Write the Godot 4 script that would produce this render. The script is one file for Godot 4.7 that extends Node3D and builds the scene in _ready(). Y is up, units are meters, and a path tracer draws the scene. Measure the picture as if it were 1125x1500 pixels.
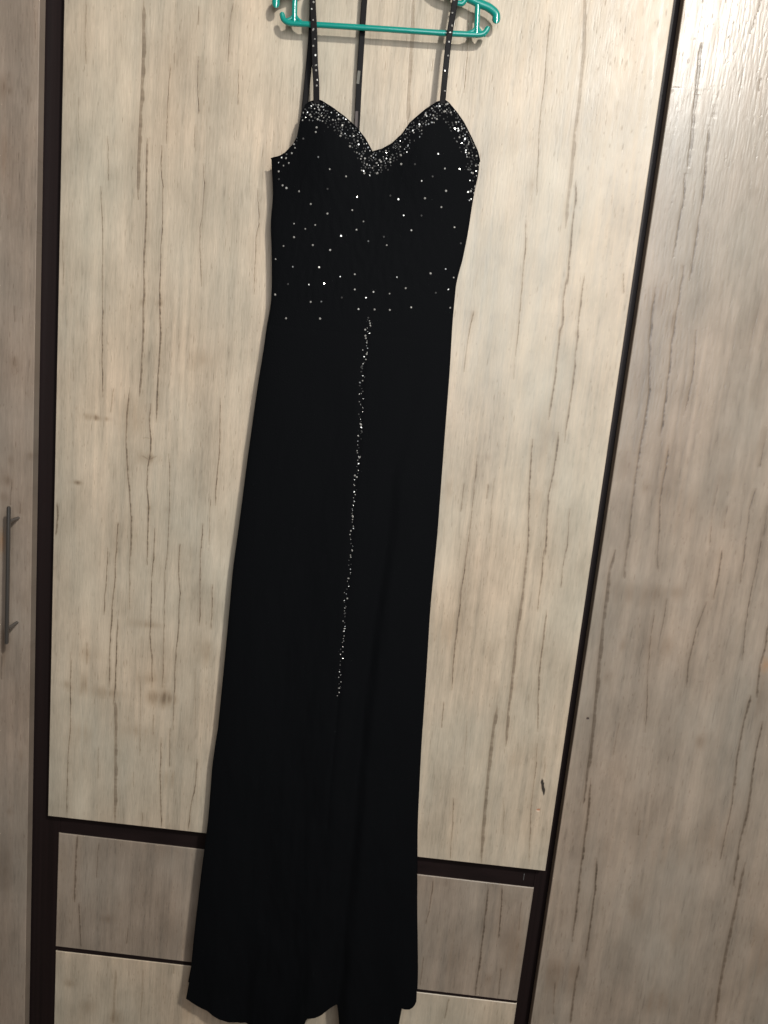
extends Node3D
# A long black evening dress on a turquoise hanger, hooked over the middle door of a wardrobe.
# The front faces of the doors lie in the plane z = 0; tables below are in millimetres on the thing itself.

const MIDDLE_CRACKS := [
	[5.2,0.55,107,1204,109,1142,109,1084,108,1035,108,997,109,952],[3.0,0.80,118,1033,119,986,121,935,121,899,120,883,122,836],[1.0,0.80,29,1198,29,1155,31,1119],[1.1,0.40,22,1077,22,1047,25,1018],
	[1.1,0.70,63,1031,65,1011,66,973],[1.6,0.80,56,965,60,916,62,877,62,831],[1.1,0.40,150,1143,151,1129],[1.3,0.80,146,1129,144,1087,145,1028],
	[1.6,0.90,138,1025,140,987,143,972,144,937,144,885,144,838],[1.3,0.60,180,1203,180,1179],[1.3,0.90,183,1141,184,1108,187,1069],[1.1,0.50,183,1056,184,1026],
	[1.3,0.80,197,1007,200,977,200,937,197,923,199,890,203,844],[1.0,0.80,226,1209,223,1183,223,1137],[1.0,0.80,238,1129,240,1085],[1.3,0.80,274,981,279,936,276,918,278,851],
	[1.0,0.30,149,1207,150,1177],[1.4,0.50,4,893,7,826],[1.7,0.80,63,850,64,783,65,728,68,676],[3.0,0.75,122,855,122,815,123,775,123,726,121,681],
	[2.8,0.90,144,857,145,817,148,777,148,728,147,689,148,647],[1.4,0.60,83,691,80,655],[2.6,0.80,107,694,104,657,105,606,108,572,112,543,116,505,118,438],[2.3,0.90,138,674,138,649,140,624,141,601,138,583,138,551,141,523,143,440],
	[1.4,0.60,129,623,140,624],[1.4,0.60,128,597,139,592,151,599],[1.4,0.80,168,604,172,555,173,511,173,467,174,444],[1.7,0.90,239,692,242,634,242,605,240,562,241,533],
	[1.2,0.70,233,547,235,473],[1.7,0.90,224,505,223,449],[1.8,0.90,191,471,191,446],[1.8,0.80,152,491,153,441],
	[1.8,0.80,96,494,96,435],[2.6,0.80,4,514,5,491,3,464],[1.0,0.60,276,869,279,840],[1.0,0.40,24,727,24,694],
	[1.5,0.80,83,455,82,411,80,368,80,347],[2.0,0.90,95,457,95,403,92,357,91,311,92,230],[2.1,0.90,102,343,101,288,101,244,100,199],[4.8,0.70,102,212,105,165,107,84,109,4],
	[1.5,0.70,116,459,117,420,119,360],[1.4,0.80,142,462,143,432],[1.7,0.90,152,463,151,403,152,343,152,318,157,281,159,238],[1.2,0.70,163,194,164,159],
	[1.4,0.80,173,465,171,426,172,375,174,314,175,240],[1.8,0.90,177,157,178,92,184,3],[1.7,0.90,190,467,191,428,195,396,195,335,193,286,194,236,195,172],[1.2,0.80,190,175,192,107],
	[1.4,0.80,223,470,223,426,226,390,227,345],[1.5,0.80,243,413,245,368,245,341],[1.5,0.90,31,283,31,204,33,173,30,98,30,1],[1.5,0.60,55,301,56,264],
	[1.2,0.50,135,93,136,67],[1.2,0.60,139,254,142,217,144,121],[1.5,0.90,235,128,235,89,230,48,227,4],[1.2,0.40,224,277,230,176],
	[1.5,0.50,78,129,79,74],[1.2,0.60,152,26,153,-1],[5.1,0.38,463,1237,466,1186,469,1114,471,1080],[1.3,0.70,536,1231,540,1192,542,1125],
	[1.3,0.70,642,1228,646,1153,646,1105,651,1044,654,1005],[1.3,0.80,644,973,647,948,649,905,650,885],[4.5,0.38,685,1254,692,1192,695,1133,695,1085,697,1043,698,998,699,966],[2.3,0.75,705,1031,708,997,708,961,710,918,712,890],
	[1.0,0.60,496,1164,496,1148],[1.3,0.70,649,903,650,877,652,826,653,789],[1.1,0.40,652,789,654,757],[1.3,0.70,587,846,584,822,584,788,583,761],
	[2.6,0.70,710,909,709,878,712,839,710,829,711,805,712,768,711,727,711,706],[2.3,0.70,733,911,733,872,735,828,737,786,738,741,737,703,738,676],[2.4,0.80,727,691,728,650,727,619,725,599,728,560,732,503],[2.4,0.80,692,677,694,632,698,585,704,534,706,500],
	[1.0,0.70,786,916,790,888],[1.4,0.70,758,583,761,543,762,506],[1.4,0.80,616,647,617,611,618,554,617,490],[1.1,0.70,602,604,601,561],
	[2.5,0.50,636,607,637,584],[1.1,0.60,644,616,647,534],[1.6,0.90,617,511,616,451,616,386,616,341,619,285],[4.1,0.75,705,521,707,454,706,386,708,317,709,256,712,203],
	[1.9,0.80,729,523,731,467,732,423],[1.3,0.80,761,526,760,493,761,463],[2.3,0.75,745,428,746,366,747,321,757,233],[5.3,0.75,691,269,690,233,690,189,692,115,694,59,698,2],
	[1.3,0.80,609,266,610,223],[1.4,0.80,641,109,645,68,648,4],[1.3,0.80,759,215,762,168,763,105,773,8],[1.0,0.60,719,119,726,56],
	[1.0,0.60,774,195,776,159],[1.3,0.40,648,239,652,166],
]
const RIGHT_CRACKS := [
	[4.2,0.50,843,1210,847,1148,850,1091,851,1057],[1.8,0.90,848,1050,852,1016,850,986,851,941],[1.2,0.70,872,1138,873,1121],[2.5,0.80,870,1112,874,1059,875,1042,877,1011,877,964,878,913],
	[2.0,0.50,926,1175,928,1159],[1.2,0.50,811,1154,824,1155],[2.1,0.70,866,933,868,905],[1.2,0.60,911,1272,904,1226],
	[2.9,0.80,833,900,833,861,836,830,839,815,846,757,846,703,845,673,846,620,849,536],[2.6,0.80,866,928,867,895,867,859,866,833,869,786,870,746,871,698],[2.1,0.80,885,688,885,644,885,605,893,540],[1.8,0.70,875,942,878,912],
	[1.6,0.90,897,849,900,821,902,781,900,730],[1.0,0.60,976,887,973,817],[1.6,0.80,1017,704,1016,668],[1.6,0.80,963,638,962,604,966,548],
	[1.4,0.70,981,609,982,575],[1.6,0.80,1016,638,1013,609,1017,556],[1.3,0.70,1038,615,1039,570],[5.0,0.75,831,528,829,489,831,422,833,363,837,299,841,229,842,143],
	[4.0,0.60,849,556,850,509,851,486],[1.5,0.70,890,560,897,504],[1.5,0.70,917,464,918,405],[1.5,0.80,903,444,904,390,910,327,919,250],
	[2.0,0.90,984,544,986,505,985,468],[1.8,0.85,976,465,968,424,965,369,968,328],[1.5,0.80,1015,573,1018,522,1019,496],[1.5,0.80,1037,576,1038,532,1036,471,1039,418,1042,380],
	[3.5,0.80,1070,438,1073,408,1070,378,1074,324],[3.1,0.80,1064,328,1062,275,1062,226,1068,172],[2.3,0.85,1090,289,1088,235,1091,175],[1.3,0.50,877,262,876,205],
	[2.7,0.80,842,177,843,121],[3.4,0.85,848,167,852,103,854,27,856,-36,858,-87,859,-120],[2.8,0.85,876,33,882,-33,883,-100,884,-149],[3.6,0.70,875,-158,874,-204,876,-271],
	[2.1,0.60,841,-196,847,-258],[2.0,0.80,1063,203,1068,148,1067,95,1066,53],[3.3,0.75,1091,206,1093,140,1091,86,1094,9],[4.8,0.75,1105,54,1105,-5,1104,-60,1103,-113,1104,-174,1108,-240],
	[2.0,0.70,934,105,934,79],
]
const LEFT_CRACKS := [
	[1.0,0.60,-64,793,-63,770],[1.2,0.80,-65,542,-67,502],[1.0,0.60,-52,508,-53,491],[1.3,0.90,-33,292,-33,224,-33,165],
	[1.7,0.80,-78,264,-78,224],[1.0,0.50,-40,1181,-39,1136],[1.1,0.50,-49,1085,-48,1059],[1.1,0.40,-60,999,-61,984],
]
const UPPER_DRAWER_CRACKS := [
	[3.4,0.75,40,-43,39,-113,39,-167],[2.1,0.80,46,-166,53,-251],[1.4,0.60,76,-52,74,-117],[1.4,0.50,131,-202,129,-234],
	[1.8,0.80,626,-47,626,-105,623,-131],[1.5,0.60,626,-190,626,-247],[2.9,0.85,716,-48,718,-123,719,-196,719,-254],[2.2,0.85,738,-46,741,-83,744,-141],
	[1.9,0.70,755,-195,758,-247],[1.5,0.50,772,-70,775,-124],
]
const LOWER_DRAWER_CRACKS := [
	[2.7,0.50,676,-266,673,-306],[1.4,0.50,211,-263,211,-279],[4.3,0.25,113,-283,111,-389],[3.2,0.20,159,-277,159,-382],
]
const MIDDLE_SMUDGES := [[65,646,13,3,0.60], [52,647,10,4,0.30], [33,548,7,3,0.70], [140,595,12,7,0.50], [145,817,4,4,0.60], [121,816,3,4,0.50], [142,521,4,3,0.50], [170,522,3,4,0.40], [211,745,13,11,0.25], [114,646,17,26,0.22], [174,223,23,12,0.65], [189,225,9,8,0.50], [152,252,18,9,0.25], [84,223,36,7,0.30], [58,283,18,9,0.30], [52,233,4,12,0.50], [24,229,8,7,0.35], [148,340,22,5,0.35], [239,306,13,15,0.28], [51,152,17,18,0.30], [137,165,18,11,0.30], [195,93,12,12,0.28], [643,1019,10,8,0.25], [628,1079,31,16,0.10], [596,1124,15,41,0.10], [727,616,8,7,0.40], [708,675,16,30,0.15], [579,595,11,17,0.25], [583,842,6,6,0.25], [630,645,5,5,0.35], [710,831,4,5,0.40], [734,830,4,5,0.35], [712,592,11,17,0.12], [709,302,7,7,0.20], [686,300,10,13,0.20], [724,185,15,12,0.20], [601,377,13,20,0.20]]
const RIGHT_SMUDGES := [[851,1056,4,6,0.50], [873,1056,3,6,0.40], [938,1035,10,10,0.20], [857,931,13,10,0.20], [861,856,10,10,0.35], [843,890,16,16,0.30], [827,771,11,19,0.20], [829,652,16,24,0.30], [971,647,16,13,0.22], [968,699,11,11,0.15], [1014,714,5,24,0.30], [916,599,22,44,0.18], [855,763,6,8,0.25], [863,624,8,8,0.25], [992,776,6,16,0.25], [869,466,33,15,0.25], [924,391,15,15,0.30], [865,385,6,9,0.25], [850,334,5,8,0.25], [926,475,23,10,0.25], [1002,247,10,10,0.30], [1079,340,10,31,0.25], [848,-174,25,25,0.40], [1015,-210,21,18,0.35], [1024,-86,9,21,0.25], [947,-44,10,17,0.25], [958,62,48,24,0.15], [1155,-93,14,55,0.30], [1041,103,17,24,0.15]]
const LEFT_SMUDGES := [[-62,714,6,10,0.35], [-74,540,10,10,0.60], [-76,515,6,10,0.60], [-35,581,7,5,0.50], [-67,570,3,7,0.40], [-73,1078,3,4,0.50], [-80,1082,12,16,0.30], [-79,989,13,32,0.30], [-73,934,5,14,0.30], [-75,286,6,26,0.50], [-45,98,6,13,0.30], [-65,1,6,7,0.30], [-72,-72,9,41,0.30]]
const UPPER_DRAWER_SMUDGES := [[28,-133,17,42,0.20], [95,-190,14,6,0.30], [186,-49,21,17,0.20], [207,-200,21,31,0.15], [680,-174,19,30,0.25], [768,-150,15,52,0.30], [738,-218,8,9,0.25]]
const LOWER_DRAWER_SMUDGES := [[37,-321,11,6,0.30], [116,-380,14,11,0.30], [69,-361,11,11,0.20], [235,-335,11,21,0.25]]
const KNOTS := [[1078,378,6,11,1.00], [-79,445,4,16,1.00]]
const DRESS_LEFT := [294.4,1019.9,298.1,992.5,300.9,966.6,299.3,935.7,304.0,896.0,307.1,851.1,307.8,828.3,303.4,795.6,302.7,776.9,296.4,713.1,288.7,607.7,283.3,521.1,278.3,455.0,277.3,404.9,275.0,324.8,270.8,201.3,266.0,155.6,264.9,61.2,259.7,-20.9,253.8,-135.9,251.2,-213.7,244.1,-272.0,244.1,-295.2,244.6,-373.5]
const DRESS_RIGHT := [570.6,1043.6,573.3,1028.4,571.3,1014.5,570.1,1001.5,568.8,988.4,568.1,970.9,566.9,941.8,562.5,898.8,558.4,885.9,558.9,856.1,559.2,828.8,562.6,764.3,565.3,679.1,570.7,521.6,571.4,468.6,572.3,404.1,577.4,297.8,581.6,189.0,583.8,147.4,589.4,52.4,603.2,-91.7,617.3,-217.9,619.1,-245.6,623.7,-322.4]
const NECKLINE := [294.6,1016.4,306.4,1019.2,315.2,1024.2,325.4,1035.4,330.1,1045.2,331.4,1064.0,336.3,1083.0,341.4,1087.6,348.5,1089.9,356.6,1090.5,369.8,1084.1,388.9,1073.1,406.3,1061.0,418.3,1049.3,426.6,1038.1,429.8,1033.2,435.1,1035.4,442.2,1037.7,455.1,1045.6,467.5,1057.7,476.8,1072.9,495.7,1091.3,509.0,1101.6,517.6,1104.8,522.3,1102.7,534.3,1092.0,545.5,1080.4,557.4,1063.7,568.4,1046.8,572.5,1035.2]
const BACK_NECKLINE := [295.6,1014.8,310.8,1021.3,321.8,1033.4,328.6,1041.6,337.6,1043.3,360.8,1027.3,387.8,1033.0,399.8,1052.8,411.5,1053.8,429.6,1025.5,479.8,1025.5,571.9,1024.9]
const HEM := [244.5,-279.6,265.3,-288.5,282.4,-292.7,297.6,-301.0,317.4,-311.4,334.5,-313.0,381.4,-304.2,390.4,-304.2,405.5,-310.0,421.2,-309.2,435.4,-303.4,442.5,-293.4,444.4,-275.1,454.4,-273.8,465.3,-269.8,479.1,-260.3,492.1,-256.0,499.2,-300.1,512.6,-350.5,552.6,-355.6,586.0,-327.5,593.5,-290.1,594.2,-263.0,595.0,-248.8,600.7,-250.6,608.5,-250.8,614.7,-246.2,618.3,-238.1]
const BACK_HEM := [252.3,-255.5,321.5,-284.9,336.5,-308.8,344.5,-327.3,358.5,-334.5,370.1,-321.2,376.4,-297.0,420.8,-259.0,606.7,-221.8]
const GROOVE := [499.0,836.9,514.5,796.9,516.5,703.0,497.3,604.0,500.1,524.4,492.3,395.5,490.5,260.7,489.1,149.9,492.4,65.2,492.4,-105.7,494.9,-249.2,499.2,-339.2]
const SLIT_LINE := [444.7,822.7,443.9,790.3,443.2,766.9,442.9,738.7,444.1,715.1,446.0,672.1,447.1,628.5,446.8,598.9,446.5,569.1,447.2,539.1,448.8,498.7,449.5,468.0,447.7,431.5,448.8,394.9,450.1,368.6,448.9,347.2,449.6,315.0,450.3,271.5]
const STONES := [376.2,1006.0,398.3,999.3,414.8,975.4,353.6,961.6,377.0,951.3,409.9,958.5,426.1,945.6,417.6,934.3,397.7,924.6,332.7,935.3,361.6,935.6,348.6,929.6,334.0,917.8,320.3,905.4,360.4,909.6,384.4,905.2,310.4,887.6,371.3,881.6,420.4,876.8,359.1,857.9,379.9,861.0,313.1,840.8,422.2,857.0,363.3,835.2,438.4,847.7,429.6,831.7,447.8,856.2,451.5,833.2,469.8,855.9,472.2,834.5,490.8,865.1,500.8,840.7,459.9,918.3,490.9,940.3,478.8,958.1,469.8,977.5,504.7,981.6,527.6,973.1,531.5,993.7,560.8,996.0,498.1,1002.2,526.8,1020.4,546.1,1022.6,469.3,1020.6,516.3,1037.0,547.8,949.9,522.3,887.6,554.1,885.6,553.8,845.6,330.8,810.5,378.0,814.3,336.7,976.4,306.9,1000.0,313.4,982.7,319.0,979.6,313.1,1007.4,320.2,1010.8,316.0,1016.8,309.7,1017.3,325.5,1034.6,323.4,1023.2]
const DIM_STONES := [360.1,1019.5,375.0,981.7,335.1,879.2,401.0,871.9,405.5,844.7,378.0,836.9,477.5,878.3,455.0,928.6,434.9,921.1,458.8,981.0,502.5,959.9,512.0,1008.9,487.3,1021.4,558.6,930.5,542.0,895.4,548.5,869.2,532.1,863.1,307.8,990.3,328.7,1042.3,337.9,1041.4,330.2,856.1]
const FRONT_STRAP_L := [351.6,1086.0,348.5,1113.1,344.8,1137.4,341.3,1169.7,337.0,1201.6,334.6,1220.5]
const FRONT_STRAP_R := [515.2,1099.6,514.9,1126.8,514.9,1167.6,515.7,1191.8,517.8,1219.9,518.0,1233.4]
const REAR_STRAP_L := [331.7,1041.2,332.8,1075.5,333.8,1109.5,334.8,1143.1,335.2,1172.1,334.1,1208.8,332.8,1224.9]
const REAR_STRAP_R := [404.6,1051.7,404.5,1073.1,402.7,1123.6,401.7,1165.1,400.8,1214.1,400.5,1246.3,401.6,1282.3]
const HANGER_BAR := [296.6,1192.8,298.3,1188.5,302.1,1185.5,307.6,1184.1,313.8,1184.1,321.0,1184.3,338.8,1184.8,374.5,1185.7,436.7,1187.0,498.8,1188.0,534.2,1189.1,544.7,1189.5,551.8,1189.9,557.8,1191.2,561.4,1194.1,563.2,1197.5]
const UPRIGHTS := [310.8,1224.6,312.8,1186.0,547.0,1230.4,549.9,1190.4]
const ARM_R := [421.2,1311.2,453.3,1286.4,492.8,1243.7,524.5,1235.0,547.4,1227.2,562.0,1222.8,571.6,1216.3,573.3,1209.2]
const ARM_L := [421.2,1311.2,391.8,1289.5,351.2,1250.9,325.9,1235.4,310.7,1226.2,296.0,1220.2,287.6,1213.1,287.3,1205.0]
const CURL := [523.1,1224.5,527.4,1224.8,530.5,1229.1,530.6,1235.5]
const HOOK := [421.2,1311.2,418.7,1345.8,418.4,1376.3]
const ADJ := [401.5,1136.9,401.1,1120.9,402.8,1087.4,403.7,1067.0]

var rng := RandomNumberGenerator.new()
var gamma_table := PackedByteArray()
var bust_noise := FastNoiseLite.new()
var cloth_noise := FastNoiseLite.new()
var ripple_noise := FastNoiseLite.new()

func _ready() -> void:
	rng.seed = 4711
	camera_and_light()
	for i in 1025:
		gamma_table.append(int(round(255.0 * pow(i / 1024.0, 1.0 / 2.2))))
	bust_noise.seed = 5
	bust_noise.frequency = 9.0
	cloth_noise.seed = 11
	cloth_noise.frequency = 6.0
	ripple_noise.seed = 23
	ripple_noise.frequency = 14.0
	build_wardrobe()
	build_hanger()
	build_dress()

func camera_and_light() -> void:
	var cam := Camera3D.new()
	cam.name = "camera"
	cam.position = Vector3(0.51529, 0.75729, 1.13224)
	cam.rotation = Vector3(-0.18137, 0.02202, 0.09709)
	cam.fov = 66.23
	cam.near = 0.02
	cam.far = 60.0
	add_child(cam)
	cam.current = true
	var env := Environment.new()
	env.background_mode = Environment.BG_COLOR
	env.background_color = Color(0.52, 0.45, 0.38)
	env.background_energy_multiplier = 0.24
	env.tonemap_mode = Environment.TONE_MAPPER_LINEAR
	env.tonemap_exposure = 1.0
	env.sdfgi_enabled = true
	env.ssao_enabled = true
	env.ssil_enabled = true
	var around := WorldEnvironment.new()
	around.name = "environment"
	around.environment = env
	add_child(around)
	# unseen ceiling lamp, up to the right behind the camera, lights the doors
	var lamp := thing("unseen_ceiling_lamp", "unseen round white ceiling lamp lighting the wardrobe from the upper right", "lamp", Vector3(1.32, 2.06, 2.0))
	var globe := SphereMesh.new()
	globe.radius = 0.075
	globe.height = 0.15
	globe.radial_segments = 32
	globe.rings = 16
	var glow := StandardMaterial3D.new()
	glow.albedo_color = Color(0.95, 0.95, 0.92)
	glow.emission_enabled = true
	glow.emission = Color(1.0, 0.99, 0.96)
	glow.emission_energy_multiplier = 6.0
	mesh_of("lamp_globe", globe, glow, lamp)
	var plate := CylinderMesh.new()
	plate.top_radius = 0.06
	plate.bottom_radius = 0.05
	plate.height = 0.03
	var holder := mesh_of("lamp_holder", plate, plain(Color(0.8, 0.8, 0.78), 0.5), lamp)
	holder.position.y = 0.085
	var light := OmniLight3D.new()
	light.name = "lamp_light"
	light.light_color = Color(1.0, 0.99, 0.96)
	light.light_energy = 4.5
	light.light_size = 0.07
	light.omni_range = 12.0
	light.omni_attenuation = 2.0
	light.shadow_enabled = true
	lamp.add_child(light)
	# unseen soft cool-white light behind the camera, brightens the middle of the doors
	var soft := AreaLight3D.new()
	soft.name = "unseen_soft_light"
	soft.area_size = Vector2(0.9, 1.1)
	soft.area_normalize_energy = true
	soft.light_color = Color(0.97, 0.985, 1.0)
	soft.light_energy = 1.8
	soft.area_range = 12.0
	soft.shadow_enabled = true
	add_child(soft)
	soft.look_at_from_position(Vector3(0.80, 1.10, 1.62), Vector3(0.52, 0.80, 0.0))

# ---------------------------------------------------------------- naming
func thing(called: String, label: String, category: String, at := Vector3.ZERO) -> Node3D:
	var o := Node3D.new()
	o.name = called
	add_child(o, true)
	o.position = at
	o.set_meta("label", label)
	o.set_meta("category", category)
	return o

func mesh_of(called: String, m: Mesh, material: Material, parent: Node3D) -> MeshInstance3D:
	var o := MeshInstance3D.new()
	o.name = called
	o.mesh = m
	o.material_override = material
	parent.add_child(o, true)
	return o

func plain(c: Color, rough: float, metal := 0.0) -> StandardMaterial3D:
	var m := StandardMaterial3D.new()
	m.albedo_color = c
	m.roughness = rough
	m.metallic = metal
	return m

# ---------------------------------------------------------------- printed wood boards
func noise_bytes(w: int, h: int, sx: float, sy: float, freq: float, seed_: int, octaves := 3) -> PackedByteArray:
	# noise stretched sx times across and sy times along the grain
	var n := FastNoiseLite.new()
	n.noise_type = FastNoiseLite.TYPE_SIMPLEX_SMOOTH
	n.seed = seed_
	n.frequency = freq
	n.fractal_octaves = octaves
	var img := n.get_image(maxi(4, int(w / sx)), maxi(4, int(h / sy)), false, false, true)
	img.convert(Image.FORMAT_L8)
	img.resize(w, h, Image.INTERPOLATE_CUBIC)
	return img.get_data()

func draw_crack(ink: PackedFloat32Array, light: PackedFloat32Array, w: int, h: int, ppm: float, origin: Vector2, c: Array, wobble: FastNoiseLite) -> void:
	var width: float = c[0] * 0.001 * ppm
	var dark: float = c[1] if c[1] > 0.55 or c[0] < 3.0 else c[1] * 1.4
	var n := (c.size() - 2) / 2
	var total := 0.0
	for i in n - 1:
		total += absf(c[5 + 2 * i] - c[3 + 2 * i])
	var run := 0.0
	for i in n - 1:
		var a := Vector2((c[2 + 2 * i] * 0.001 - origin.x) * ppm, (origin.y - c[3 + 2 * i] * 0.001) * ppm)
		var b := Vector2((c[4 + 2 * i] * 0.001 - origin.x) * ppm, (origin.y - c[5 + 2 * i] * 0.001) * ppm)
		var steps := maxi(1, int(ceil(maxf(absf(b.y - a.y), absf(b.x - a.x)))))
		for k in steps:
			var t := float(k) / steps
			var y := int(lerpf(a.y, b.y, t))
			if y < 0 or y >= h:
				continue
			var along := (run + t * absf(c[5 + 2 * i] - c[3 + 2 * i])) / maxf(total, 1.0)
			var taper := minf(1.0, minf(along, 1.0 - along) * 11.0 + 0.25)
			if c[3] > 1240.0:
				taper = minf(1.0, (1.0 - along) * 11.0 + 0.25)
			var rough := wobble.get_noise_2d(a.x * 3.0, y * 1.0)
			var fine := wobble.get_noise_2d(a.x * 3.0 + 900.0, y * 5.0)
			var half := maxf(0.55, 0.5 * width * taper * (1.0 + 0.45 * rough))
			var mid := lerpf(a.x, b.x, t) + rough * 1.5 + fine * 0.5
			var even := clampf((half - 1.5) / 3.0, 0.0, 1.0)
			var strength := dark * (lerpf(0.9, 1.0, even) + lerpf(0.5, 0.15, even) * fine + lerpf(0.25, 0.1, even) * rough) * (0.55 + 0.45 * taper)
			if half < 2.0:
				strength *= 0.93
			for x in range(int(floor(mid - half - 13.0)), int(ceil(mid + half + 13.0))):
				if x < 0 or x >= w:
					continue
				var d := x - mid
				var p := y * w + x
				var cover := maxf(clampf(half + 0.35 - absf(d), 0.0, 1.0), 0.18 * clampf(1.0 - (absf(d) - half) / 4.0, 0.0, 1.0) + 0.09 * clampf(1.0 - (absf(d) - half) / 13.0, 0.0, 1.0))
				if half > 2.0:
					cover *= lerpf(1.0, 0.76, clampf((d + half) / (2.0 * half), 0.0, 1.0))   # the left lip of a wide furrow is the darkest
				ink[p] = maxf(ink[p], cover * strength)
				var lip := clampf(1.0 - absf(d - half - 1.6) / 1.3, 0.0, 1.0)  # highlight painted along the right edge, as if the crack were embossed
				light[p] = maxf(light[p], lip * strength * 0.8)
		run += absf(c[5 + 2 * i] - c[3 + 2 * i])

func board_material(rect: Rect2, ppm: float, seed_: int, base: Color, cracks: Array, smudges: Array, rough: float, marks: Array = []) -> StandardMaterial3D:
	var w := int(rect.size.x * ppm)
	var h := int(rect.size.y * ppm)
	var origin := Vector2(rect.position.x, rect.position.y + rect.size.y)
	var broad := noise_bytes(w, h, 4.0, 10.0, 0.035 * 1200.0 / ppm, seed_, 4)
	var cloud := noise_bytes(w, h, 8.0, 14.0, 0.03 * 1200.0 / ppm, seed_ + 1, 3)
	var patch := noise_bytes(w, h, 3.0, 5.0, 0.042 * 1200.0 / ppm, seed_ + 6, 4)
	var plank := noise_bytes(w, h, 1.0, 130.0, 0.014 * 1200.0 / ppm, seed_ + 8, 3)
	var streak := noise_bytes(w, h, 1.0, 34.0, 0.06, seed_ + 2, 4)
	var fibre := noise_bytes(w, h, 1.0, 9.0, 0.22, seed_ + 3, 2)
	var grit := noise_bytes(w, h, 1.0, 5.0, 0.33, seed_ + 4, 2)
	var ink := PackedFloat32Array()
	ink.resize(w * h)
	var light := PackedFloat32Array()
	light.resize(w * h)
	var stain := PackedFloat32Array()
	stain.resize(w * h)
	var wobble := FastNoiseLite.new()
	wobble.seed = seed_ + 5
	wobble.frequency = 0.02
	for c in cracks:
		draw_crack(ink, light, w, h, ppm, origin, c, wobble)
	# hairline checks scattered over the print
	var r := RandomNumberGenerator.new()
	r.seed = seed_ * 31 + 7
	var hair := int(rect.size.x * rect.size.y * 1500.0)
	for k in hair:
		var x := r.randf_range(rect.position.x, rect.end.x) * 1000.0
		var y := r.randf_range(rect.position.y, rect.end.y) * 1000.0
		var long := 4.0 + 34.0 * pow(r.randf(), 3.0)
		var dx := r.randf_range(-0.03, 0.015) * long
		draw_crack(ink, light, w, h, ppm, origin, [0.7, r.randf_range(0.06, 0.26), x, y, x - dx, y - long], wobble)
	# short pale and dark flecks of the grain
	var flecks := int(rect.size.x * rect.size.y * 13000.0)
	for k in flecks:
		var x := r.randi_range(1, w - 2)
		var y := r.randi_range(0, h - 1)
		if r.randf() > cloud[y * w + x] / 150.0 - 0.3:
			continue
		var long := int((2.0 + 13.0 * pow(r.randf(), 2.5)) * 0.001 * ppm)
		var power := r.randf_range(0.08, 0.34)
		var pale_one := r.randf() < 0.5
		var slope := r.randf_range(-0.02, 0.02)
		for j in long:
			if y + j >= h:
				break
			var px := clampi(int(x + slope * j), 0, w - 2)
			var q := (y + j) * w + px
			var a := power * minf(1.0, minf(j + 1.0, long - j) / (0.3 * long + 1.0))
			if pale_one:
				light[q] = maxf(light[q], a * 2.2)
				light[q + 1] = maxf(light[q + 1], a * 1.1)
			else:
				ink[q] = maxf(ink[q], a)
				ink[q + 1] = maxf(ink[q + 1], a * 0.5)
	for s in smudges:
		var cx: float = (s[0] * 0.001 - origin.x) * ppm
		var cy: float = (origin.y - s[1] * 0.001) * ppm
		var rx: float = s[2] * 0.001 * ppm
		var ry: float = s[3] * 0.001 * ppm
		for y in range(maxi(0, int(cy - 1.8 * ry)), mini(h, int(cy + 1.8 * ry))):
			for x in range(maxi(0, int(cx - 1.8 * rx)), mini(w, int(cx + 1.8 * rx))):
				var p := y * w + x
				var q := pow((x - cx) / rx, 2.0) + pow((y - cy) / ry, 2.0)
				q *= 0.25 + 1.5 * patch[p] / 255.0
				if q < 3.2:
					stain[p] = minf(1.0, stain[p] + s[4] * exp(-0.9 * q) * clampf(1.9 * streak[p] / 255.0 - 0.1, 0.1, 1.5) * (0.5 + fibre[p] / 255.0))
	var color := PackedByteArray()
	color.resize(w * h * 3)
	var relief := PackedByteArray()
	relief.resize(w * h)
	var gloss := PackedByteArray()
	gloss.resize(w * h)
	var br := base.r
	var bg := base.g
	var bb := base.b
	for p in w * h:
		var st := streak[p] / 255.0 - 0.5
		var fi := fibre[p] / 255.0 - 0.5
		var gr := grit[p] / 255.0 - 0.5
		var bd := broad[p] / 255.0 - 0.5
		var pt := patch[p] / 255.0 - 0.5
		var v := 1.0 + 0.26 * bd + 0.24 * pt + 0.17 * (plank[p] / 255.0 - 0.5) + 0.22 * st * (0.2 + 1.4 * cloud[p] / 255.0) + 0.13 * fi + 0.09 * gr
		if st < -0.16 and fi < -0.1:
			v -= 0.3 * (-0.1 - fi)
		var sn := stain[p]
		v *= 1.0 - 0.62 * sn
		var k := ink[p]
		v *= (1.0 - 0.76 * k) * (1.0 + 0.13 * light[p])
		var hue := cloud[p] / 255.0 - 0.5 + 0.3 * st + 0.35 * pt
		var warm := 0.12 * k + 0.12 * sn - 0.04 * pt
		color[3 * p] = gamma_table[clampi(int(1024.0 * br * v * (1.0 + 0.09 * hue + warm)), 0, 1024)]
		color[3 * p + 1] = gamma_table[clampi(int(1024.0 * bg * v * (1.0 - 0.01 * hue)), 0, 1024)]
		color[3 * p + 2] = gamma_table[clampi(int(1024.0 * bb * v * (1.0 - 0.07 * hue - warm)), 0, 1024)]
		relief[p] = clampi(int(190.0 - 150.0 * k + 34.0 * fi + 20.0 * gr + 18.0 * st), 0, 255)
		gloss[p] = clampi(int(205.0 + 60.0 * st + 60.0 * fi + 60.0 * k + 30.0 * bd), 0, 255)
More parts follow.
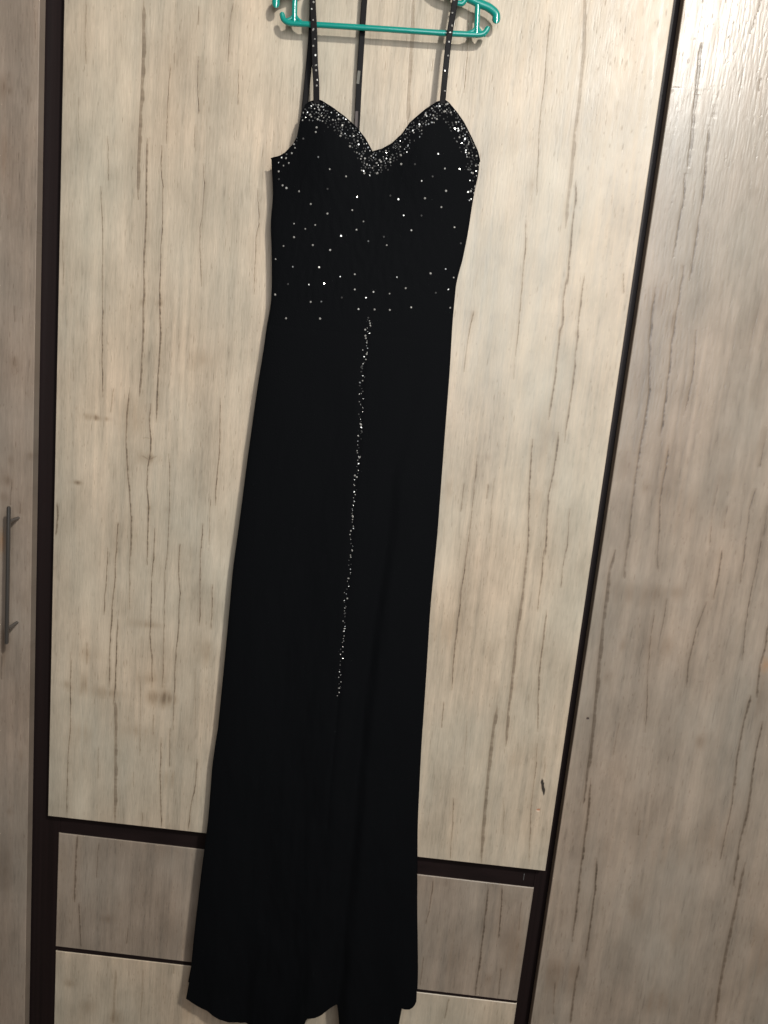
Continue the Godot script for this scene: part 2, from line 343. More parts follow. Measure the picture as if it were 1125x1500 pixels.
	# marks: 0 orange knot, 1 chip down to the dark core, 2 pink nick, 3 small hole
	for m in marks:
		var cx: float = (m[1] * 0.001 - origin.x) * ppm
		var cy: float = (origin.y - m[2] * 0.001) * ppm
		var rx: float = m[3] * 0.001 * ppm
		var ry: float = m[4] * 0.001 * ppm
		for y in range(maxi(0, int(cy - 1.6 * ry)), mini(h, int(cy + 1.6 * ry) + 1)):
			for x in range(maxi(0, int(cx - 1.6 * rx)), mini(w, int(cx + 1.6 * rx) + 1)):
				var p := y * w + x
				var lean: float = 0.25 * (y - cy) if m[0] == 1 else 0.0
				var q := sqrt(pow((x - cx - lean) / rx, 2.0) + pow((y - cy) / ry, 2.0)) + (grit[p] / 255.0 - 0.5) * 0.9
				var a := clampf((1.25 - q) * (0.8 if m[0] == 0 else 2.5), 0.0, 1.0)
				if a <= 0.0:
					continue
				var tint: Array = [[176, 122, 78], [46, 41, 36], [196, 128, 96], [40, 26, 22]][m[0]]
				if m[0] == 2 and y > cy:
					tint = [214, 190, 168]
				for ch in 3:
					color[3 * p + ch] = int(lerpf(color[3 * p + ch], tint[ch], a * (0.38 if m[0] == 0 else 0.92)))
				if m[0] != 0:
					relief[p] = int(lerpf(relief[p], 40, a))
	var m := StandardMaterial3D.new()
	var ci := Image.create_from_data(w, h, false, Image.FORMAT_RGB8, color)
	m.albedo_texture = ImageTexture.create_from_image(ci)
	var ni := Image.create_from_data(w, h, false, Image.FORMAT_L8, relief)
	ni.convert(Image.FORMAT_RGBA8)
	ni.bump_map_to_normal_map(2.2)
	m.normal_enabled = true
	m.normal_scale = 0.45
	m.normal_texture = ImageTexture.create_from_image(ni)
	var gi := Image.create_from_data(w, h, false, Image.FORMAT_L8, gloss)
	gi.resize(w / 2, h / 2, Image.INTERPOLATE_BILINEAR)
	m.roughness = rough
	m.roughness_texture = ImageTexture.create_from_image(gi)
	m.roughness_texture_channel = BaseMaterial3D.TEXTURE_CHANNEL_RED
	m.metallic_specular = 0.5
	return m

# a board with eased edges; texture coordinates run over its front, x to the right and y down
func board(rect: Rect2, front: float, thick: float, ease_ := 0.0009) -> ArrayMesh:
	var st := SurfaceTool.new()
	st.begin(Mesh.PRIMITIVE_TRIANGLES)
	var x0 := rect.position.x
	var x1 := rect.end.x
	var y0 := rect.position.y
	var y1 := rect.end.y
	var rings := []
	for k in 4:
		var i := ease_ if k == 0 or k == 3 else 0.0
		var z: float = [front, front - ease_, front - thick + ease_, front - thick][k]
		rings.append([Vector3(x0 + i, y0 + i, z), Vector3(x1 - i, y0 + i, z), Vector3(x1 - i, y1 - i, z), Vector3(x0 + i, y1 - i, z)])
	for k in 3:
		for e in 4:
			quad(st, rings[k][e], rings[k][(e + 1) % 4], rings[k + 1][(e + 1) % 4], rings[k + 1][e], rect)
	quad(st, rings[0][3], rings[0][2], rings[0][1], rings[0][0], rect)
	quad(st, rings[3][0], rings[3][1], rings[3][2], rings[3][3], rect)
	st.generate_tangents()
	return st.commit()

# a, b, c, d clockwise as seen from the front
func quad(st: SurfaceTool, a: Vector3, b: Vector3, c: Vector3, d: Vector3, rect: Rect2) -> void:
	var n := (c - a).cross(b - a).normalized()
	for p: Vector3 in [a, b, c, a, c, d]:
		st.set_normal(n)
		st.set_uv(Vector2((p.x - rect.position.x) / rect.size.x, (rect.end.y - p.y) / rect.size.y))
		st.add_vertex(p)

func wenge(seed_: int) -> StandardMaterial3D:
	var n := FastNoiseLite.new()
	n.seed = seed_
	n.frequency = 0.05
	var img := n.get_image(128, 32, false, false, true)
	img.convert(Image.FORMAT_RGB8)
	img.resize(128, 1024, Image.INTERPOLATE_CUBIC)
	for y in 1024:
		for x in 128:
			var v := img.get_pixel(x, y).r
			img.set_pixel(x, y, Color(0.095 + 0.04 * v, 0.066 + 0.03 * v, 0.066 + 0.03 * v))
	var m := StandardMaterial3D.new()
	m.albedo_texture = ImageTexture.create_from_image(img)
	m.roughness = 0.5
	m.metallic_specular = 0.35
	return m

func build_wardrobe() -> void:
	var w := thing("wardrobe", "tall wardrobe with pale weathered oak doors and dark brown frame", "wardrobe", Vector3(0.4, -0.68, 0.0))
	var off := -w.position
	var pale := Color(0.512, 0.428, 0.326)
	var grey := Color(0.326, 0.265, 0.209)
	var middle := Rect2(0.0, 0.0, 0.8, 1.40)
	var d := mesh_of("door", board(middle, 0.0, 0.018), board_material(middle, 1250.0, 101, pale, MIDDLE_CRACKS, MIDDLE_SMUDGES, 0.52, [[1, 777, 144, 2.4, 12], [2, 775, 104, 2.6, 2.4]]), w)
	d.position = off
	d.set_meta("label", "wide pale oak middle door that the dress hangs on")
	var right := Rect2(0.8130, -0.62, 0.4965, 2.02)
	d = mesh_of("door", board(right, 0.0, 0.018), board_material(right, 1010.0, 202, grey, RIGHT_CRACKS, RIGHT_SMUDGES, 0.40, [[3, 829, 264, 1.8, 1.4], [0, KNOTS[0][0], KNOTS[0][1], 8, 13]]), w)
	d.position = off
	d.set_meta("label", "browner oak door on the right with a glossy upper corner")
	var left := Rect2(-0.36, -0.62, 0.3270, 2.02)
	d = mesh_of("door", board(left, 0.0, 0.018), board_material(left, 1010.0, 303, grey * Color(0.92, 0.9, 0.9), LEFT_CRACKS, LEFT_SMUDGES, 0.5, [[0, KNOTS[1][0], KNOTS[1][1], 7, 20]]), w)
	d.position = off
	d.set_meta("label", "narrow strip of brown oak door with a steel bar handle")
	var h := tube([Vector3(-0.0535, 0.5045, 0.029), Vector3(-0.0548, 0.2985, 0.029)], 0.0030, 14, true)
	var steel := plain(Color(0.50, 0.49, 0.48), 0.28, 0.85)
	var handle := mesh_of("handle", h, steel, d)
	for y in [0.4845, 0.3205]:
		var st := SurfaceTool.new()
		st.begin(Mesh.PRIMITIVE_TRIANGLES)
		st.append_from(tube([Vector3(-0.0537, y, 0.0265), Vector3(-0.0537, y, -0.001)], 0.0024, 12, true), 0, Transform3D.IDENTITY)
		mesh_of("handle_post", st.commit(), steel, d)
	var upper := Rect2(0.0095, -0.2540, 0.7805, 0.2114)
	var f := mesh_of("drawer_front", board(upper, -0.0185, 0.016), board_material(upper, 1250.0, 404, grey * Color(0.97, 0.97, 0.97), UPPER_DRAWER_CRACKS, UPPER_DRAWER_SMUDGES, 0.55), w)
	f.position = off
	var pivot := Vector3(0.4, -0.15, 0.0)
	f.basis = Basis(Vector3.BACK, -0.0048)   # it hangs a little crooked
	f.position = off + pivot - f.basis * pivot
	f.set_meta("label", "greyer upper drawer front")
	var lower := Rect2(0.0095, -0.60, 0.7805, 0.3392)
	f = mesh_of("drawer_front", board(lower, -0.0185, 0.016), board_material(lower, 1100.0, 505, pale, LOWER_DRAWER_CRACKS, LOWER_DRAWER_SMUDGES, 0.55), w)
	f.position = off
	f.set_meta("label", "paler lower drawer front below the hem")
	var dark := wenge(61)
	for r: Rect2 in [Rect2(-0.060, -0.66, 0.0715, 2.08), Rect2(0.7895, -0.66, 0.0440, 2.08)]:
		mesh_of("frame_post", board(r, -0.0208, 0.5), dark, w).position = off
	var rail := Rect2(0.0115, -0.0460, 0.778, 0.045)
	mesh_of("frame_rail", board(rail, -0.0204, 0.018), wenge(71), w).position = off
	var gap_strip := Rect2(0.0115, -0.272, 0.778, 0.026)  # dark strip behind the gap between the drawer fronts, so it reads dark
	mesh_of("dark_gap_strip", board(gap_strip, -0.0200, 0.012), wenge(81), w).position = off
	var plinth := Rect2(-0.36, -0.68, 1.67, 0.058)
	mesh_of("plinth", board(plinth, -0.04, 0.018), dark, w).position = off
	var back := Rect2(-0.36, -0.62, 1.67, 2.02)
	mesh_of("back_panel", board(back, -0.53, 0.01), dark, w).position = off
	var rail_mark_area := Rect2(0.7716, -0.0335, 0.0012, 0.0115)  # thin grey upright mark near the right end of the rail
	mesh_of("rail_mark", board(rail_mark_area, -0.0196, 0.002, 0.0003), plain(Color(0.5, 0.5, 0.5), 0.4, 0.6), w).position = off

# ---------------------------------------------------------------- sweeps
func smooth_path(pts: Array, per := 6) -> Array:
	var out := []
	for i in pts.size() - 1:
		var a: Vector3 = pts[maxi(i - 1, 0)]
		var b: Vector3 = pts[i]
		var c: Vector3 = pts[i + 1]
		var d: Vector3 = pts[mini(i + 2, pts.size() - 1)]
		for k in per:
			out.append(b.cubic_interpolate(c, a, d, float(k) / per))
	out.append(pts[-1])
	return out

func tube(pts: Array, r: float, sides := 12, capped := true, flat := 1.0) -> ArrayMesh:
	# round bar; flat widens it in the plane of the doors
	var st := SurfaceTool.new()
	st.begin(Mesh.PRIMITIVE_TRIANGLES)
	var rings := []
	var path := pts.duplicate()
	var radii := []
	radii.resize(path.size())
	radii.fill(r)
	if capped:
		var a: Vector3 = (path[0] - path[1]).normalized()
		var b: Vector3 = (path[-1] - path[-2]).normalized()
		for k in [0.6, 0.92, 1.0]:
			path.push_front(pts[0] + a * r * k)
			radii.push_front(r * sqrt(maxf(0.0, 1.0 - k * k)) + 0.00002)
			path.push_back(pts[-1] + b * r * k)
			radii.push_back(r * sqrt(maxf(0.0, 1.0 - k * k)) + 0.00002)
	for i in path.size():
		var t: Vector3 = (path[mini(i + 1, path.size() - 1)] - path[maxi(i - 1, 0)]).normalized()
		var side := t.cross(Vector3(0, 0, 1))
		if side.length() < 0.2:
			side = Vector3(1, 0, 0)
		side = side.normalized()
		var up := side.cross(t).normalized()
		var ring := []
		for k in sides:
			var a := TAU * k / sides
			var n := side * cos(a) + up * sin(a)
			ring.append([path[i] + (side * cos(a) * flat + up * sin(a)) * radii[i], n])
		rings.append(ring)
	for i in rings.size() - 1:
		for k in sides:
			var k2 := (k + 1) % sides
			for q in [rings[i][k], rings[i + 1][k2], rings[i + 1][k], rings[i][k], rings[i][k2], rings[i + 1][k2]]:
				st.set_normal(q[1])
				st.add_vertex(q[0])
	return st.commit()

func ribbon(pts: Array, wide: float, thick: float) -> ArrayMesh:
	var st := SurfaceTool.new()
	st.begin(Mesh.PRIMITIVE_TRIANGLES)
	var rings := []
	for i in pts.size():
		var t: Vector3 = (pts[mini(i + 1, pts.size() - 1)] - pts[maxi(i - 1, 0)]).normalized()
		var side := Vector3(1, 0, 0) - t * t.x
		side = side.normalized()
		var n := side.cross(t).normalized()
		var a := side * wide * 0.5
		var b := n * thick * 0.5
		rings.append([pts[i] - a - b * 0.4, pts[i] - a * 0.8 - b, pts[i] + a * 0.8 - b, pts[i] + a - b * 0.4, pts[i] + a + b * 0.4, pts[i] + a * 0.8 + b, pts[i] - a * 0.8 + b, pts[i] - a + b * 0.4])
	for i in rings.size() - 1:
		for k in 8:
			var k2 := (k + 1) % 8
			var q := [rings[i][k], rings[i + 1][k], rings[i + 1][k2], rings[i][k2]]
			var n: Vector3 = (q[1] - q[0]).cross(q[3] - q[0]).normalized()
			var mid: Vector3 = 0.5 * (pts[i] + pts[i + 1])
			if n.dot(0.25 * (q[0] + q[1] + q[2] + q[3]) - mid) < 0.0:
				n = -n
				q.reverse()
			q.reverse()
			for j in [0, 1, 2, 0, 2, 3]:
				st.set_normal(n)
				st.add_vertex(q[j])
	return st.commit()

func path3(flat: Array, z0: float, z1: float) -> Array:
	var out := []
	var n := flat.size() / 2
	for i in n:
		out.append(Vector3(flat[2 * i] * 0.001, flat[2 * i + 1] * 0.001, lerpf(z0, z1, float(i) / maxi(1, n - 1))))
	return out

# ---------------------------------------------------------------- the hanger
func build_hanger() -> void:
	var bar := path3(HANGER_BAR, 0.020, 0.020)
	var h := thing("coat_hanger", "turquoise plastic coat hanger with upturned bar ends", "hanger", Vector3(0.42, 1.16, 0.020))
	var off := -h.position
	var teal := StandardMaterial3D.new()
	teal.albedo_color = Color(0.06, 0.56, 0.51)
	teal.roughness = 0.24
	teal.metallic_specular = 0.6
	teal.clearcoat_enabled = true
	teal.clearcoat = 0.4
	teal.clearcoat_roughness = 0.15
	mesh_of("crossbar", tube(smooth_path(bar), 0.0036, 14), teal, h).position = off
	var u := path3(UPRIGHTS, 0.020, 0.020)
	for k in 2:
		var a: Vector3 = u[2 * k]
		var b: Vector3 = u[2 * k + 1]
		var st := SurfaceTool.new()
		st.begin(Mesh.PRIMITIVE_TRIANGLES)
		st.append_from(tube([a, a.lerp(b, 0.5), b], 0.0036, 14, false, 1.0), 0, Transform3D.IDENTITY)
		# the web that thickens the foot of the upright
		for s in [-1.0, 1.0]:
			st.append_from(tube([b + (a - b) * 0.24, b + Vector3(s * 0.0045, 0.0035, 0), b + Vector3(s * 0.012, -0.0002 - s * 0.0007, 0)], 0.0022, 10, false), 0, Transform3D.IDENTITY)
		mesh_of("upright", st.commit(), teal, h).position = off
	mesh_of("shoulder_arm", tube(smooth_path(path3(ARM_R, 0.020, 0.020)), 0.0044, 14, true, 1.2), teal, h).position = off
	mesh_of("shoulder_arm", tube(smooth_path(path3(ARM_L, 0.020, 0.020)), 0.0044, 14, true, 1.2), teal, h).position = off
	mesh_of("strap_notch", tube(smooth_path(path3(CURL, 0.020, 0.020)), 0.0034, 12), teal, h).position = off
	# the hook runs up the door and over its top edge
	var hook := path3(HOOK, 0.020, 0.018)
	var x: float = hook[-1].x
	hook.append_array([Vector3(x, 1.385, 0.014), Vector3(x, 1.4035, 0.004), Vector3(x, 1.4045, -0.010), Vector3(x, 1.396, -0.0195), Vector3(x, 1.38, -0.0195)])
	var wire := tube(smooth_path(hook), 0.0022, 12)
	mesh_of("hook", wire, teal, h).position = off

# ---------------------------------------------------------------- the dress
func at_y(poly: Array, y: float) -> float:     # x of an edge that runs down, at height y (mm)
	var n := poly.size() / 2
	if y >= poly[1]:
		return poly[0]
	for i in n - 1:
		if y <= poly[2 * i + 1] and y >= poly[2 * i + 3]:
			return lerpf(poly[2 * i], poly[2 * i + 2], (y - poly[2 * i + 1]) / (poly[2 * i + 3] - poly[2 * i + 1]))
	return poly[2 * n - 2]

func at_x(poly: Array, x: float) -> float:     # height of an edge that runs across, at x (mm)
	var n := poly.size() / 2
	if x <= poly[0]:
		return poly[1]
	for i in n - 1:
		if x >= poly[2 * i] and x <= poly[2 * i + 2]:
			return lerpf(poly[2 * i + 1], poly[2 * i + 3], (x - poly[2 * i]) / maxf(0.001, poly[2 * i + 2] - poly[2 * i]))
	return poly[2 * n - 1]

func edge_x(poly: Array, y: float) -> float:
	return 0.2 * (at_y(poly, y - 12.0) + at_y(poly, y - 6.0) + at_y(poly, y) + at_y(poly, y + 6.0) + at_y(poly, y + 12.0))

const EDGE_Z := 0.022

func bulge(x: float, y: float) -> float:
	var l := edge_x(DRESS_LEFT, y)
	var r := edge_x(DRESS_RIGHT, y)
	return pow(maxf(0.0, sin(PI * clampf((x - l) / (r - l), 0.0, 1.0))), 0.5)

func bodice_front(x: float, y: float) -> float:    # all in mm, gives metres
	var z := EDGE_Z + 0.010 * bulge(x, y)
	for c in [Vector2(372.0, 1035.0), Vector2(502.0, 1040.0)]:
		z += 0.010 * exp(-pow((x - c.x) / 46.0, 2.0) - pow((y - c.y) / 58.0, 2.0))
	var b := bulge(x, y)
	var low := smoothstep(800.0, 860.0, y)
	z += b * low * 0.0008 * bust_noise.get_noise_2d(x * 0.012, y * 0.004)
	return z

func skirt_front(x: float, y: float) -> float:
	var b := bulge(x, y)
	var t := clampf((815.0 - y) / 1000.0, 0.0, 1.0)
	var z := EDGE_Z + 0.010 * b
	var g := at_y(GROOVE, y)
	var deep := smoothstep(0.0, 0.45, t)
	z += b * 0.0035 * deep * smoothstep(g - 4.0, g + 16.0, x)
	z -= 0.0055 * deep * b * exp(-pow((x - g) / 12.0, 2.0))
	var l := at_y(DRESS_LEFT, y)
	var r := at_y(DRESS_RIGHT, y)
	var s := (x - l) / (r - l)
	z += 0.005 * t + b * t * 0.0040 * sin(TAU * (1.7 * s + 0.2) + 1.3 * cloth_noise.get_noise_2d(s * 0.15, y * 0.0004))
	z += b * 0.0030 * smoothstep(0.0, 0.1, t) * (0.3 + t) * cloth_noise.get_noise_2d(s * 0.55, y * 0.0006)
	z += b * t * t * 0.0022 * ripple_noise.get_noise_2d(s * 0.75, y * 0.0005)
	# the soft seam that the stones follow
	if y > 60.0:
		z -= 0.0012 * b * smoothstep(0.0, 0.03, t) * exp(-pow((x - at_y(SLIT_LINE, y)) / 3.5, 2.0))
	return z

func surface_z(x: float, y: float) -> float:
	return bodice_front(x, y) if y > 803.0 else skirt_front(x, y)

func grid(nu: int, nv: int, place: Callable, outward: Vector3) -> ArrayMesh:
	var pts := PackedVector3Array()
	var uvs := PackedVector2Array()
	for j in nv + 1:
		for i in nu + 1:
			var p: Vector3 = place.call(float(i) / nu, float(j) / nv)
			pts.append(p)
			uvs.append(Vector2(p.x, p.y) * 6.0)
	var normals := PackedVector3Array()
	for j in nv + 1:
		for i in nu + 1:
			var a := pts[j * (nu + 1) + mini(i + 1, nu)] - pts[j * (nu + 1) + maxi(i - 1, 0)]
			var b := pts[mini(j + 1, nv) * (nu + 1) + i] - pts[maxi(j - 1, 0) * (nu + 1) + i]
			var n := a.cross(b)
			n = n.normalized() if n.length() > 1e-12 else outward
			normals.append(n if n.dot(outward) > 0.0 else -n)
	var index := PackedInt32Array()
	for j in nv:
		for i in nu:
			var k := j * (nu + 1) + i
			var quads := [k, k + 1, k + nu + 2, k, k + nu + 2, k + nu + 1]
			if outward.z < 0.0:
				quads.reverse()
			index.append_array(PackedInt32Array(quads))
	var arrays := []
	arrays.resize(Mesh.ARRAY_MAX)
	arrays[Mesh.ARRAY_VERTEX] = pts
	arrays[Mesh.ARRAY_NORMAL] = normals
	arrays[Mesh.ARRAY_TEX_UV] = uvs
	arrays[Mesh.ARRAY_INDEX] = index
	var m := ArrayMesh.new()
	m.add_surface_from_arrays(Mesh.PRIMITIVE_TRIANGLES, arrays)
	return m

func joined(parts: Array) -> ArrayMesh:
	var st := SurfaceTool.new()
	st.begin(Mesh.PRIMITIVE_TRIANGLES)
	for m in parts:
		st.append_from(m, 0, Transform3D.IDENTITY)
	return st.commit()

func stone(st: SurfaceTool, x: float, y: float, size: float, tilt := 0.35, stretch := 1.0) -> void:
	# a flat-backed cut stone: girdle, crown and table, x and y in mm
	var z := surface_z(x, y)
	var gx := (surface_z(x + 1.5, y) - surface_z(x - 1.5, y)) / 0.003
	var gy := (surface_z(x, y + 1.5) - surface_z(x, y - 1.5)) / 0.003
	gem(st, Vector3(x * 0.001, y * 0.001, z), Vector3(-clampf(gx, -1.5, 1.5), -clampf(gy, -1.5, 1.5), 1.0).normalized(), size, tilt, stretch)

func gem(st: SurfaceTool, at: Vector3, n: Vector3, size: float, tilt := 0.35, stretch := 1.0) -> void:
	n = (n + Vector3(rng.randf_range(-tilt, tilt), rng.randf_range(-tilt, tilt), 0.0)).normalized()
	var side := n.cross(Vector3.UP).normalized()
	var up := side.cross(n)
	var spin := rng.randf() * TAU
	var a := side * cos(spin) + up * sin(spin)
	var b := n.cross(a)
	var r := size * 0.5
	var low := []
	var high := []
	for k in 6:
		var t := TAU * k / 6.0
		var d := a * cos(t) * stretch + b * sin(t)
		low.append(at + d * r + n * 0.0002)
		high.append(at + d * r * 0.62 + n * r * 0.62)
	for k in 6:
		var k2 := (k + 1) % 6
		tri(st, low[k], high[k], high[k2], n)
		tri(st, low[k], high[k2], low[k2], n)
		if k > 0 and k < 5:
			tri(st, high[0], high[k], high[k + 1], n)

func tri(st: SurfaceTool, a: Vector3, b: Vector3, c: Vector3, n: Vector3) -> void:
	var f := (b - a).cross(c - a).normalized()
	if f.dot(n) < 0.0:
		f = -f
	else:
		var keep := b
		b = c
		c = keep
	for p: Vector3 in [a, b, c]:
		st.set_normal(f)
		st.add_vertex(p)

func build_dress() -> void:
	var dress := thing("evening_dress", "long black strappy evening dress with rhinestones along the sweetheart neckline", "dress", Vector3(0.43, -0.34, 0.022))
	var off := -dress.position
	var cloth := StandardMaterial3D.new()
	cloth.albedo_color = Color(0.047, 0.051, 0.059)
	cloth.roughness = 0.75
	cloth.metallic_specular = 0.14
	cloth.cull_mode = BaseMaterial3D.CULL_DISABLED
	var n := NoiseTexture2D.new()
	var fine := FastNoiseLite.new()
	fine.seed = 3
	fine.frequency = 0.11
	n.noise = fine
	n.width = 512
	n.height = 512
	n.seamless = true
	n.as_normal_map = true
	n.bump_strength = 3.0
	cloth.normal_enabled = true
	cloth.normal_scale = 0.25
	cloth.normal_texture = n
	# bodice, front and back as one shell
	var front := grid(110, 60, func(u: float, v: float) -> Vector3:
		var xt := lerpf(294.6, 572.5, u)
		var y := lerpf(at_x(NECKLINE, xt), 800.0, v)
		var x := lerpf(edge_x(DRESS_LEFT, y), edge_x(DRESS_RIGHT, y), u)
		return Vector3(x, y, 1000.0 * bodice_front(x, y)) * 0.001, Vector3(0, 0, 1))
	var rear := grid(60, 30, func(u: float, v: float) -> Vector3:
		var xt := lerpf(295.6, 571.9, u)
		var y := lerpf(at_x(BACK_NECKLINE, xt), 800.0, v)
		var x := lerpf(edge_x(DRESS_LEFT, y), edge_x(DRESS_RIGHT, y), u)
		return Vector3(x, y, 1000.0 * (EDGE_Z - 0.011 * bulge(x, y))) * 0.001, Vector3(0, 0, -1))
	var bodice := mesh_of("bodice", joined([front, rear]), cloth, dress)
	bodice.position = off
	# the rolled edge along the neckline
	var edge := []
	for i in 120:
		var x := lerpf(295.3, 571.8, i / 119.0)
		var y := at_x(NECKLINE, x)
		edge.append(Vector3(x, y - 0.6, 1000.0 * bodice_front(x, y - 0.6)) * 0.001)
	mesh_of("neckline_edging", tube(edge, 0.0010, 8), cloth, bodice)
	# skirt, front and back as one shell
	var skirt_grid := grid(150, 120, func(u: float, v: float) -> Vector3:
		var xb := lerpf(244.5, 618.3, u)
		var y := lerpf(806.0, at_x(HEM, xb), v)
		var ys := lerpf(806.0, -250.0, v)
		var x := lerpf(edge_x(DRESS_LEFT, ys), edge_x(DRESS_RIGHT, ys), u)
		var z := skirt_front(x, y) - 0.0006 * smoothstep(799.0, 806.0, y)
		z += 0.0026 * sin(x * 0.085 + 1.0) * smoothstep(-60.0, -300.0, y) * bulge(x, y)
		return Vector3(x, y, 1000.0 * z) * 0.001, Vector3(0, 0, 1))
	var skirt_rear := grid(60, 40, func(u: float, v: float) -> Vector3:
		var xb := lerpf(252.3, 606.7, u)
		var y := lerpf(806.0, at_x(BACK_HEM, xb), v)
		var ys := lerpf(806.0, -250.0, v)
		var x := lerpf(edge_x(DRESS_LEFT, ys), edge_x(DRESS_RIGHT, ys), u)
		return Vector3(x, y, 1000.0 * (EDGE_Z - 0.011 * bulge(x, y))) * 0.001, Vector3(0, 0, -1))
	var skirt := mesh_of("skirt", joined([skirt_grid, skirt_rear]), cloth, dress)
	skirt.position = off
	# straps: from the cup up in front of the crossbar, over the shoulder arm and down behind it
	var strap_cloth := plain(Color(0.055, 0.044, 0.05), 0.55)
	strap_cloth.metallic_specular = 0.3
	var left := path3(FRONT_STRAP_L, 0.030, 0.027)
	left[0].z = bodice_front(left[0].x * 1000.0, 1086.0) + 0.0008
	var rear_l := path3(REAR_STRAP_L, 0.011, 0.013)
	rear_l.reverse()
	var tl: Vector3 = left[-1]
	left.append(tl + Vector3(0.0003, 0.012, -0.006))
	left.append_array(rear_l)
	var sl := mesh_of("shoulder_strap", ribbon(smooth_path(left, 5), 0.0080, 0.0014), strap_cloth, dress)
	sl.position = off
	var right := path3(FRONT_STRAP_R, 0.030, 0.027)
	right[0].z = bodice_front(right[0].x * 1000.0, 1100.0) + 0.0008
	var tr: Vector3 = right[-1]
	right.append(tr + Vector3(-0.002, 0.014, -0.006))
	right.append(tr + Vector3(-0.018, 0.022, -0.014))
	var rear_r := path3(REAR_STRAP_R, 0.011, 0.012)
	rear_r.reverse()
	right.append(rear_r[0] + Vector3(0.05, 0.012, 0.0))
	right.append_array(rear_r)
	var sr := mesh_of("shoulder_strap", ribbon(smooth_path(right, 5), 0.0076, 0.0014), strap_cloth, dress)
	sr.position = off
	# clear slider and a greyish piece below it, on the strap behind the bar
	var clear := plain(Color(0.42, 0.41, 0.38), 0.25)
	var adj := path3(ADJ, 0.0121, 0.0113)
	mesh_of("strap_slider", ribbon([adj[0], adj[1]], 0.0040, 0.0022), clear, sr)
	mesh_of("strap_slider", ribbon([adj[2], adj[3]], 0.0042, 0.0022), plain(Color(0.30, 0.26, 0.25), 0.4), sr)
	build_stones(bodice, skirt, sl, sr)

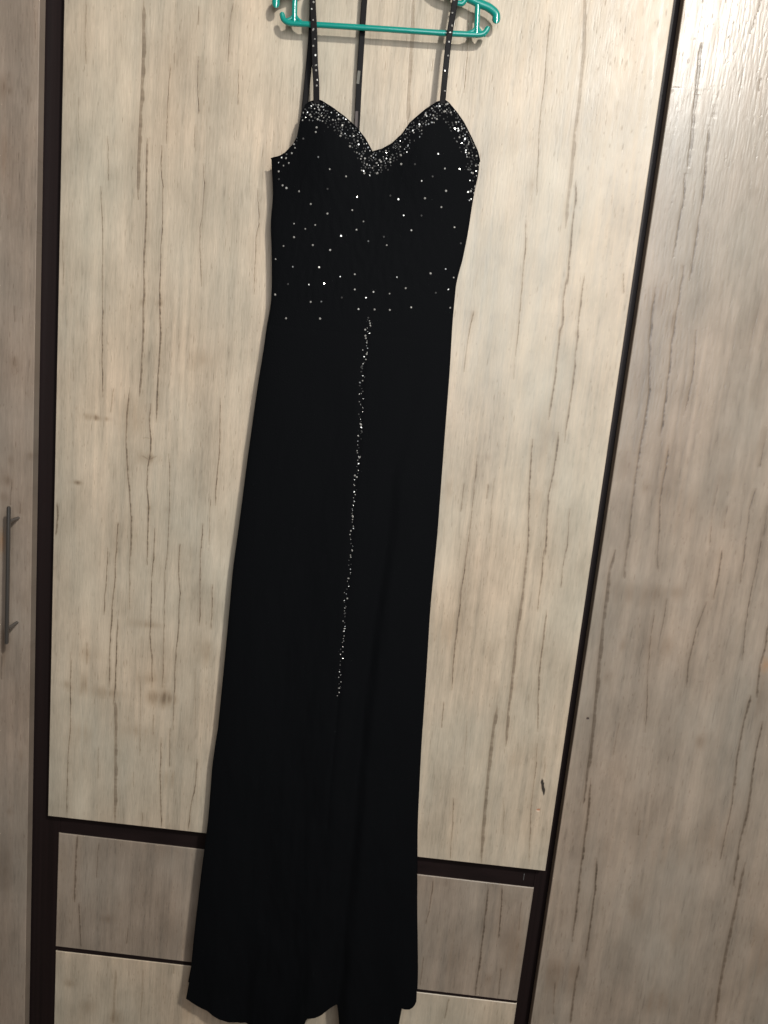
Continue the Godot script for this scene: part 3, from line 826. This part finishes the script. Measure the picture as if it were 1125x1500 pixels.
func build_stones(bodice: Node3D, skirt: Node3D, sl: Node3D, sr: Node3D) -> void:
	var glassy := StandardMaterial3D.new()
	glassy.albedo_color = Color(0.84, 0.83, 0.81)
	glassy.roughness = 0.22
	glassy.metallic = 0.55
	glassy.metallic_specular = 0.8
	var shaded_glassy := StandardMaterial3D.new()  # same stones, greyed in colour where their facets mirror the dark
	shaded_glassy.albedo_color = Color(0.45, 0.45, 0.45)
	shaded_glassy.roughness = 0.3
	shaded_glassy.metallic = 0.7
	var st := SurfaceTool.new()
	st.begin(Mesh.PRIMITIVE_TRIANGLES)
	for i in STONES.size() / 2:
		stone(st, STONES[2 * i], STONES[2 * i + 1], rng.randf_range(0.0023, 0.0036), 0.3)
	stuff("rhinestones", st, glassy, bodice)
	st = SurfaceTool.new()
	st.begin(Mesh.PRIMITIVE_TRIANGLES)
	for i in DIM_STONES.size() / 2:
		stone(st, DIM_STONES[2 * i], DIM_STONES[2 * i + 1], 0.0030, 0.3)
	# the crusted band under the neckline
	var bright := SurfaceTool.new()
	bright.begin(Mesh.PRIMITIVE_TRIANGLES)
	var placed := []
	for k in 9000:
		var q := Vector2(rng.randf_range(294.0, 574.0), rng.randf_range(990.0, 1104.0))
		if q.x < at_y(DRESS_LEFT, q.y) + 2.5 or q.x > at_y(DRESS_RIGHT, q.y) - 1.5 or q.y > at_x(NECKLINE, q.x) - 1.5:
			continue
		var near := 1e9
		for i in NECKLINE.size() / 2 - 1:
			near = minf(near, q.distance_to(Geometry2D.get_closest_point_to_segment(q, Vector2(NECKLINE[2 * i], NECKLINE[2 * i + 1]), Vector2(NECKLINE[2 * i + 2], NECKLINE[2 * i + 3]))))
		var wide := 25.0
		var gap := 2.5
		if q.x < 331.0 or (q.x < 354.0 and q.y < 1064.0):
			wide = 9.0
			gap = 8.0
		elif absf(q.x - 436.0) < 22.0:
			wide = 31.0
		elif q.x > 480.0:
			wide = 22.0
		if near > wide * rng.randf_range(0.55, 1.0) or placed.any(func(o: Vector2) -> bool: return o.distance_to(q) < gap):
			continue
		placed.append(q)
		if rng.randf() < 0.22:
			continue
		var long := rng.randf() < 0.22
		if rng.randf() < 0.33:
			stone(bright, q.x, q.y, rng.randf_range(0.0019, 0.0032), 0.4, 1.4 if long else 1.0)
		else:
			stone(st, q.x, q.y, rng.randf_range(0.0016, 0.0028), 0.5, 1.6 if long else 1.0)
	# a few more that run down the right side seam
	for k in 15:
		var y := lerpf(1034.0, 985.0, pow(rng.randf(), 1.3))
		var x := at_y(DRESS_RIGHT, y) - rng.randf_range(1.0, 16.0) * (1.0 - 0.7 * (1034.0 - y) / 49.0)
		stone(bright if k % 2 else st, x, y, rng.randf_range(0.0022, 0.0034), 0.4)
	stuff("neckline_rhinestones", bright, glassy, bodice)
	stuff("dim_rhinestones", st, shaded_glassy, bodice)
	# the trail down the skirt
	st = SurfaceTool.new()
	st.begin(Mesh.PRIMITIVE_TRIANGLES)
	bright = SurfaceTool.new()
	bright.begin(Mesh.PRIMITIVE_TRIANGLES)
	for k in 140:
		var t := pow((k + rng.randf() * 0.9) / 140.0, 1.15)
		var y := lerpf(822.0, SLIT_LINE[-1], t)
		var x := at_y(SLIT_LINE, y) + rng.randf_range(-3.4, 3.4) * (1.0 - 0.4 * t)
		var long := rng.randf() < 0.35
		stone(bright if rng.randf() < 0.5 else st, x, y, (0.0014 + 0.0024 * pow(rng.randf(), 2.2)) * (1.0 - 0.25 * t), 0.4, 1.7 if long else 1.0)
	stuff("seam_rhinestones", bright, glassy, skirt)
	stuff("dim_rhinestones", st, shaded_glassy, skirt)
	# single rows on the two front straps
	for side in 2:
		st = SurfaceTool.new()
		st.begin(Mesh.PRIMITIVE_TRIANGLES)
		var way := smooth_path(path3(FRONT_STRAP_L if side == 0 else FRONT_STRAP_R, 0.0305, 0.0275), 12)
		for k in (13 if side == 0 else 9):
			var p: Vector3 = way[int((k + 0.6 + rng.randf_range(-0.3, 0.3)) / (13.0 if side == 0 else 9.0) * (way.size() - 8))]
			gem(st, p + Vector3(rng.randf_range(-0.0018, 0.0018), 0.0, 0.0008), Vector3(0, 0, 1), rng.randf_range(0.0022, 0.0034), 0.3, 1.6 if k % 4 == 1 else 1.0)
		stuff("strap_rhinestones", st, glassy, sl if side == 0 else sr)

func stuff(called: String, st: SurfaceTool, m: Material, parent: Node3D) -> void:
	mesh_of(called, st.commit(), m, parent).set_meta("kind", "stuff")
